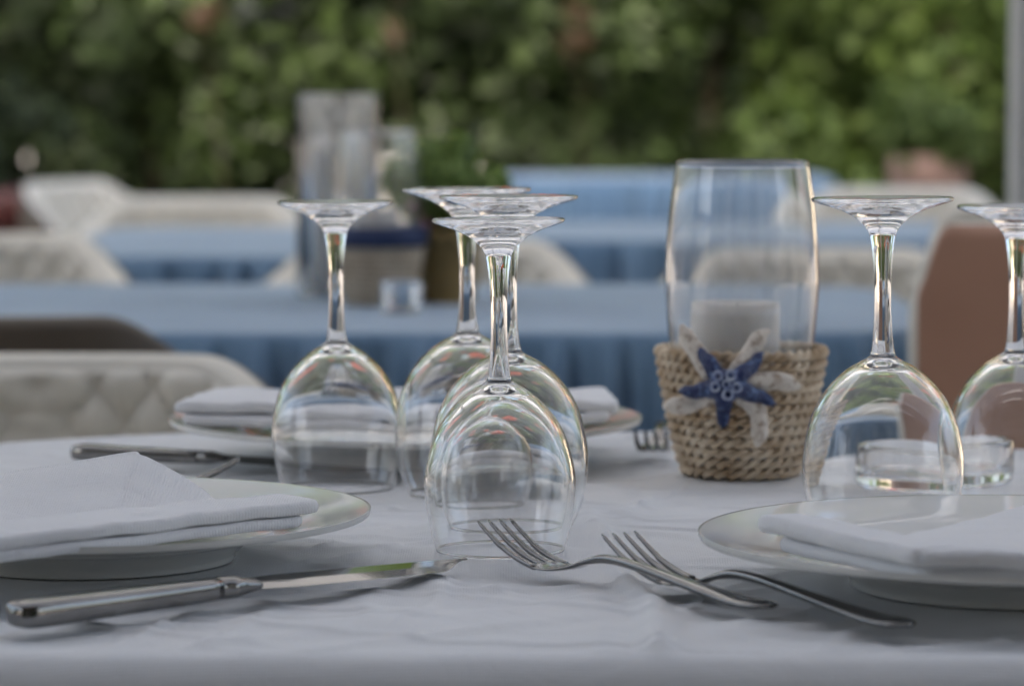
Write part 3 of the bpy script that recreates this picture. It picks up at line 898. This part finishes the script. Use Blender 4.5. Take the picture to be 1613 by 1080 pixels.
def make_knife():
    root = thing('table_knife', 'knife', 'knife')
    V, F = [], []
    H = spline([(0, .0060, .0005, .0005), (.0012, .0060, .0060, .0040), (.004, .0060, .0088, .0056), (.012, .0061, .0100, .0062), (.04, .0061, .0094, .0058), (.08, .0061, .0080, .0052), (.108, .0062, .0066, .0048)], 5)
    loft(V, F, [tuple(p) for p in H], 24, .55)
    obj_pd('handle', V, F, M['steel'], root)
    V, F = [], []
    Bs = spline([(.106, .0062, .0058, .0046), (.110, .0062, .0062, .0050), (.114, .0062, .0074, .0050), (.117, .0062, .0074, .0049), (.121, .0062, .0064, .0042), (.130, .0061, .0060, .0022)], 4)
    loft(V, F, [tuple(p) for p in Bs], 24, .8)
    obj_pd('bolster', V, F, M['steel'], root)
    V, F = [], []
    # blade: straight spine, belly curving to the tip; a little tilted so that its face looks up
    st_ = []
    n = 36
    for i in range(n + 1):
        s = .126 + .138 * i / n
        f = i / n
        half = .0062 + .0018 * smoothstep(0, .2, f)
        top = half
        bot = -half
        tipf = smoothstep(.78, 1.0, f)
        bot = bot * (1 - tipf) + top * .82 * tipf
        z = .0058 - .0036 * f
        st_.append((s, top, bot, z, .0013 * (1 - .6 * f)))
    for s, t, b, z, th in st_:
        yv = [t, (t + b) / 2, b]
        zz = .17
        V += [(s, yv[0], z + th + zz * yv[0]), (s, yv[1], z + th * .9 + zz * yv[1]), (s, yv[2], z + zz * yv[2]), (s, yv[1], z - th * .9 + zz * yv[1]), (s, yv[0], z - th + zz * yv[0])]
    for i in range(n):
        for k in range(5):
            k2 = (k + 1) % 5
            F.append((i * 5 + k, i * 5 + k2, (i + 1) * 5 + k2, (i + 1) * 5 + k))
    F.append((0, 1, 2, 3, 4)); F.append(tuple(n * 5 + k for k in range(5)))
    o = obj_pd('blade', V, F, M['steel'], root, smooth=False)
    return root

fork = make_fork(); knife = make_knife()
def lay(src, first, p0, p1, label, cat, group, tilt=0, s=1.0):
    o = src if first else copy_tree(src)
    d = Vector((p1[0] - p0[0], p1[1] - p0[1]))
    o.location = (p0[0], p0[1], TOPZ + .0004); o.rotation_euler = (R(tilt), 0, math.atan2(d.y, d.x)); o.scale = (s, s, s)
    tag(o, label, cat, group)
    return o
lay(fork, True, (-.0090, 1.650), (.1185, 1.474), 'fork with tines against the front glass, left of the pair', 'fork', 'forks on the white table')
lay(fork, False, (.0520, 1.602), (.1735, 1.424), 'fork nearest the right plate, right of the pair', 'fork', 'forks on the white table')
lay(fork, False, (-.158, 1.905), (-.372, 1.890), 'fork with only its tines showing behind the left plate', 'fork', 'forks on the white table', s=1.12)
lay(fork, False, (.088, 2.088), (.106, 2.27), 'blurred fork beside the far plate, left of the rope basket', 'fork', 'forks on the white table', s=.98)
lay(knife, True, (-.2200, 1.437), (-.0230, 1.619), 'table knife lying in front of the left plate', 'knife', 'knives on the white table', s=1.045)
lay(knife, False, (-.2815, 2.105), (-.089, 2.03), 'dark-looking knife at the far left, handle at table edge', 'knife', 'knives on the white table', s=.84)

# ------------------------------------------------------------------ hurricane vases in rope baskets
def rope_ring(radius, z, rr, turns, strands=3):
    V, F = [], []
    n = turns * 8
    sr = rr * .60; off = rr * .52
    for q in range(strands):
        base = len(V)
        for i in range(n):
            a = 2 * PI * i / n; b = 2 * PI * (turns * i / n + q / strands)
            for k in range(6):
                c_ = 2 * PI * k / 6
                rad = radius + off * math.cos(b) + sr * math.cos(c_)
                V.append((rad * math.cos(a), rad * math.sin(a), z + off * math.sin(b) + sr * math.sin(c_)))
        for i in range(n):
            i2 = (i + 1) % n
            for k in range(6):
                k2 = (k + 1) % 6
                F.append((base + i * 6 + k, base + i2 * 6 + k, base + i2 * 6 + k2, base + i * 6 + k2))
    return V, F

def hurricane(loc, label, baskets_label=None, mat_rope='rope', rows=12, group='glass candle vases in rope baskets', ribbon=False, fine=True):
    bl_ = thing('rope_basket', baskets_label, 'basket', loc, 0, 'rope baskets')
    rr = .0036
    for i in range(rows):
        f = i / (rows - 1)
        z = rr + f * (.0795 - 2 * rr)
        rad = .0345 + (.0505 - .0345) * (f ** .75)
        V, F = rope_ring(rad, z, rr, int(2 * PI * rad / .0155), 2)
        obj_pd('rope_coil', V, F, M[mat_rope], bl_, fix=False)
    V, F = [], []
    lathe('base', [(0, .001), (.033, .001), (.034, .004), (.033, .006), (0, .006)], M[mat_rope], bl_, 32)
    gv = thing('hurricane_vase', label, 'vase', (loc[0], loc[1], loc[2] + .0065), 0, group)
    outer = spline([(.026, 0), (.0305, .001), (.034, .010), (.0405, .045), (.0452, .080), (.0474, .107), (.0474, .118), (.0462, .140), (.0438, .165), (.0408, .186)], 6)
    B = np.array(outer); tan = np.gradient(B, axis=0); tan /= np.linalg.norm(tan, axis=1)[:, None]
    nr = np.stack([-tan[:, 1], tan[:, 0]], 1)
    I = B + nr * .0010
    I = [(p[0], max(p[1], .004)) for p in I]
    prof = [(0, 0)] + [tuple(p) for p in outer] + [(.0400, .1868)] + [p for p in I[::-1] if p[0] < .05] + [(0, .004)]
    lathe('glass_cylinder', prof, M['vase_glass'], gv, 80)
    # candle in a small glass cup
    lathe('candle', spline([(0, .0055), (.0268, .0055), (.0272, .010), (.0275, .092), (.0255, .0975), (.019, .0955), (.008, .088), (0, .0885)], 3), M['wax'], gv, 40, loc=(-.004, -.002, 0))
    V, F = [], []
    tube_geo(V, F, [(-.004, -.002, .0865), (-.0035, -.002, .093), (-.0025, -.0015, .099)], [.0009, .0009, .0006], 6)
    obj_pd('wick', V, F, M['bark'], gv)
    if ribbon:
        lathe('ribbon', [(.0500, .0645), (.0535, .064), (.0548, .073), (.0545, .086), (.0512, .0875), (.0500, .086)], M['navy'], bl_, 48, closed=True)
    return gv
VX, VY = .1415, 2.030
hurricane((VX, VY, TOPZ), 'clear hurricane candle vase standing in the starfish basket', 'rope basket with starfish, holding the large hurricane vase')

# starfish on the basket
def starfish(name, tips, cen_r, r0, r1, mat, label, loc, lift, hook=None, cat='starfish', knobs=None):
    t = thing(name, label, cat, loc)
    t.rotation_euler = (R(-9), 0, 0)
    V, F = [], []
    for i, (tx, tz, bend) in enumerate(tips):
        T = Vector((tx, 0, tz)); side = Vector((-tz, 0, tx)).normalized()
        path, rad = [], []
        for k in range(15):
            f = k / 14
            p = T * f + side * bend * math.sin(PI * f) * .9 + Vector((0, lift * (1 - f) ** 1.5 - .003 * f * f + .0 , 0)) * -1
            if hook and i == hook[0]:
                p += Vector((hook[1] * f ** 5, 0, hook[2] * f ** 5))
            p += Vector((0, .0008 * math.sin(9 * f + i), .0006 * math.sin(14 * f + 2 * i)))
            path.append(p)
            rad.append((r0 * (1 - f) + r1 * f) * (1 - .75 * smoothstep(.86, 1.0, f)))
        tube_geo(V, F, path, rad, 12)
    # centre boss
    nseg = 20
    base = len(V)
    rings = [(0, -lift - r0 * 1.0), (cen_r * .5, -lift - r0 * .92), (cen_r * .85, -lift - r0 * .5), (cen_r, -lift + r0 * .2)]
    for (rr, yy) in rings:
        for k in range(nseg):
            a = 2 * PI * k / nseg
            V.append((rr * math.cos(a), yy, rr * math.sin(a)))
    for i in range(len(rings) - 1):
        for k in range(nseg):
            k2 = (k + 1) % nseg
            F.append((base + i * nseg + k, base + i * nseg + k2, base + (i + 1) * nseg + k2, base + (i + 1) * nseg + k))
    obj_pd('body', V, F, M[mat], t)
    if knobs:
        for (kx, kz, kr) in knobs:
            V, F = [], []
            for i in range(16):
                a = 2 * PI * i / 16
                for k in range(8):
                    b = 2 * PI * k / 8
                    rad = kr + kr * .36 * math.cos(b)
                    V.append((kx + rad * math.cos(a), -lift - r0 * 1.0 - kr * .2 + kr * .55 * math.sin(b), kz + rad * math.sin(a)))
            for i in range(16):
                for k in range(8):
                    F.append((i * 8 + k, ((i + 1) % 16) * 8 + k, ((i + 1) % 16) * 8 + (k + 1) % 8, i * 8 + (k + 1) % 8))
            obj_pd('barnacle_ring', V, F, M['barnacle'], t)
    return t
sc = 1 / 2620
cz = .0585
starfish('cream_starfish', [(-66 * sc, -(-98) * sc, .002), (50 * sc, 92 * sc, -.004), (122 * sc, 2 * sc, .004), (52 * sc, -95 * sc, .012), (-95 * sc, -32 * sc, .003)],
         .010, .0066, .0050, 'cream_star', 'cream speckled starfish under the blue one on the rope basket', (VX - .0142, VY - .0535, TOPZ + cz), .003, hook=(1, .009, .000))
starfish('blue_starfish', [(-43 * sc, 65 * sc, 0), (62 * sc, 55 * sc, -.002), (82 * sc, -27 * sc, .001), (-3 * sc, -67 * sc, 0), (-72 * sc, -8 * sc, .001)],
         .0105, .0072, .0026, 'blue_star', 'blue glazed starfish with ring cluster on the rope basket', (VX - .0142, VY - .0600, TOPZ + cz + .001), .006,
         knobs=[(-.0048, .0052, .0026), (.0030, .0058, .0027), (-.0064, -.0012, .0025), (.0012, -.0058, .0028), (.0064, -.0018, .0026), (.0002, .0004, .0022)])

# glass ashtray behind the right glass
ash = lathe('glass_dish', spline([(0, .001), (.040, .0), (.0465, .001), (.0490, .006), (.0492, .022), (.0485, .0275), (.0460, .0285), (.0435, .027), (.0420, .014), (.0390, .0085), (.030, .0075), (0, .0072)], 4), M['glass'], None, 80)
ash.location = (.257, 2.005, TOPZ); tag(ash, 'low clear glass dish seen through the right wine glasses', 'dish')

# second vase, tall glass and pot on the blue table
hurricane((-.148, 3.66, TZ), 'hurricane vase on the blue table, in the navy-banded basket', 'pale rope basket with navy band on the blue table', mat_rope='rope_pale', ribbon=True)
tj = thing('glass_jar', 'tall clear glass jar of white candles behind the navy-banded basket', 'jar', (-.200, 3.80, TZ), 0)
lathe('glass_wall', [(0, 0), (.046, 0), (.048, .002), (.048, .232), (.0477, .2332), (.0473, .232), (.0471, .006), (0, .005)], M['glass'], tj, 64)
for k, (dx, dy, h) in enumerate(((-.020, .006, .165), (.020, -.004, .175))):
    lathe('candle', spline([(0, .0055), (.0125, .0055), (.013, .009), (.0128, h - .004), (.0115, h), (.004, h - .001), (0, h - .001)], 3), M['wax'], tj, 24, loc=(dx, dy, 0))
for k, (x, y, h, lb) in enumerate(((-.118, 3.52, .032, 'small clear tumbler in front of the navy-banded basket')  ,)):
    t_ = lathe('glass_tumbler', [(0, .001), (.019, 0), (.021, .002), (.024, h), (.0234, h + .0008), (.0226, h), (.0198, .006), (0, .005)], M['glass'], None, 48)
    t_.location = (x, y, TZ); tag(t_, lb, 'tumbler')

pp = thing('potted_plant', 'ochre pot with small flowering plant on the blue table', 'plant', (-.073, 3.70, TZ))
lathe('pot', spline([(0, .0), (.028, .0), (.0305, .002), (.038, .060), (.0395, .064), (.0430, .066), (.0432, .082), (.0420, .0835), (.0395, .082), (.037, .065), (0, .064)], 3), M['ochre'], pp, 48)
lathe('soil', [(0, .072), (.0385, .071), (.0375, .066), (0, .066)], M['soil'], pp, 32)
foliage('foliage', [(-.02, 0, .11, .028), (.01, .01, .12, .03), (.02, -.02, .105, .022), (-.035, -.01, .125, .024), (0, -.02, .14, .024), (.035, .0, .11, .02), (-.02, .0, .16, .02), (.012, 0, .165, .02), (.05, 0, .13, .02), (-.05, 0, .14, .02)], 760, .034, M['leaf_pot'], pp, 71)
r_ = random.Random(4)
for k in range(16):
    a = r_.uniform(0, 6.28); L = r_.uniform(.07, .15); sp_ = r_.uniform(.015, .05)
    V, F = [], []
    pts = [(0, 0, .07), (sp_ * .3 * math.cos(a), sp_ * .3 * math.sin(a), .07 + L * .5), (sp_ * math.cos(a), sp_ * math.sin(a), .07 + L)]
    tube_geo(V, F, spline(pts, 4), [.0022, .0026, .003, .0032, .0032, .003, .0025, .0016, .0006], 5, flat=.45)
    obj_pd('blade_leaf', V, F, M['leaf_grey'], pp)
for k, (fx, fy, fz) in enumerate(((-.036, -.03, .108), (-.026, -.036, .085), (-.040, -.02, .07), (.0, -.045, .118))):
    V, F = [], []
    for q in range(14):
        d = Vector((r_.gauss(0, 1), r_.gauss(0, 1), r_.gauss(0, 1))).normalized(); p = Vector((fx, fy, fz)) + d * .008
        t1 = d.orthogonal().normalized(); t2 = d.cross(t1)
        b = len(V); V += [p + t1 * .006, p + t2 * .005 + d * .002, p - t1 * .006, p - t2 * .005]
        F += [(b, b + 1, b + 2, b + 3)]
    obj_pd('flower', V, F, M['petal'], pp, fix=False)

# planters by the hedge
def planter(loc, r, h, mat, label, leafm, seed, fh):
    t = thing('planter', label, 'planter', loc)
    lathe('pot', [(0, 0), (r * .68, 0), (r * .72, .02), (r * .93, h * .88), (r, h * .89), (r, h), (r * .9, h), (r * .86, h * .93), (0, h * .92)], M[mat], t, 40)
    q = random.Random(seed)
    cs = [(q.uniform(-r, r), q.uniform(-r, r) * .8, h + q.uniform(.02, fh), q.uniform(.05, .11)) for _ in range(10)]
    foliage('foliage', cs, 700, .05, M[leafm], t, seed)
    return t
planter((1.12, 8.9, 0), .105, .80, 'terracotta', 'tall pinkish terracotta planter near the grey post', 'leaf_bright', 81, .12)
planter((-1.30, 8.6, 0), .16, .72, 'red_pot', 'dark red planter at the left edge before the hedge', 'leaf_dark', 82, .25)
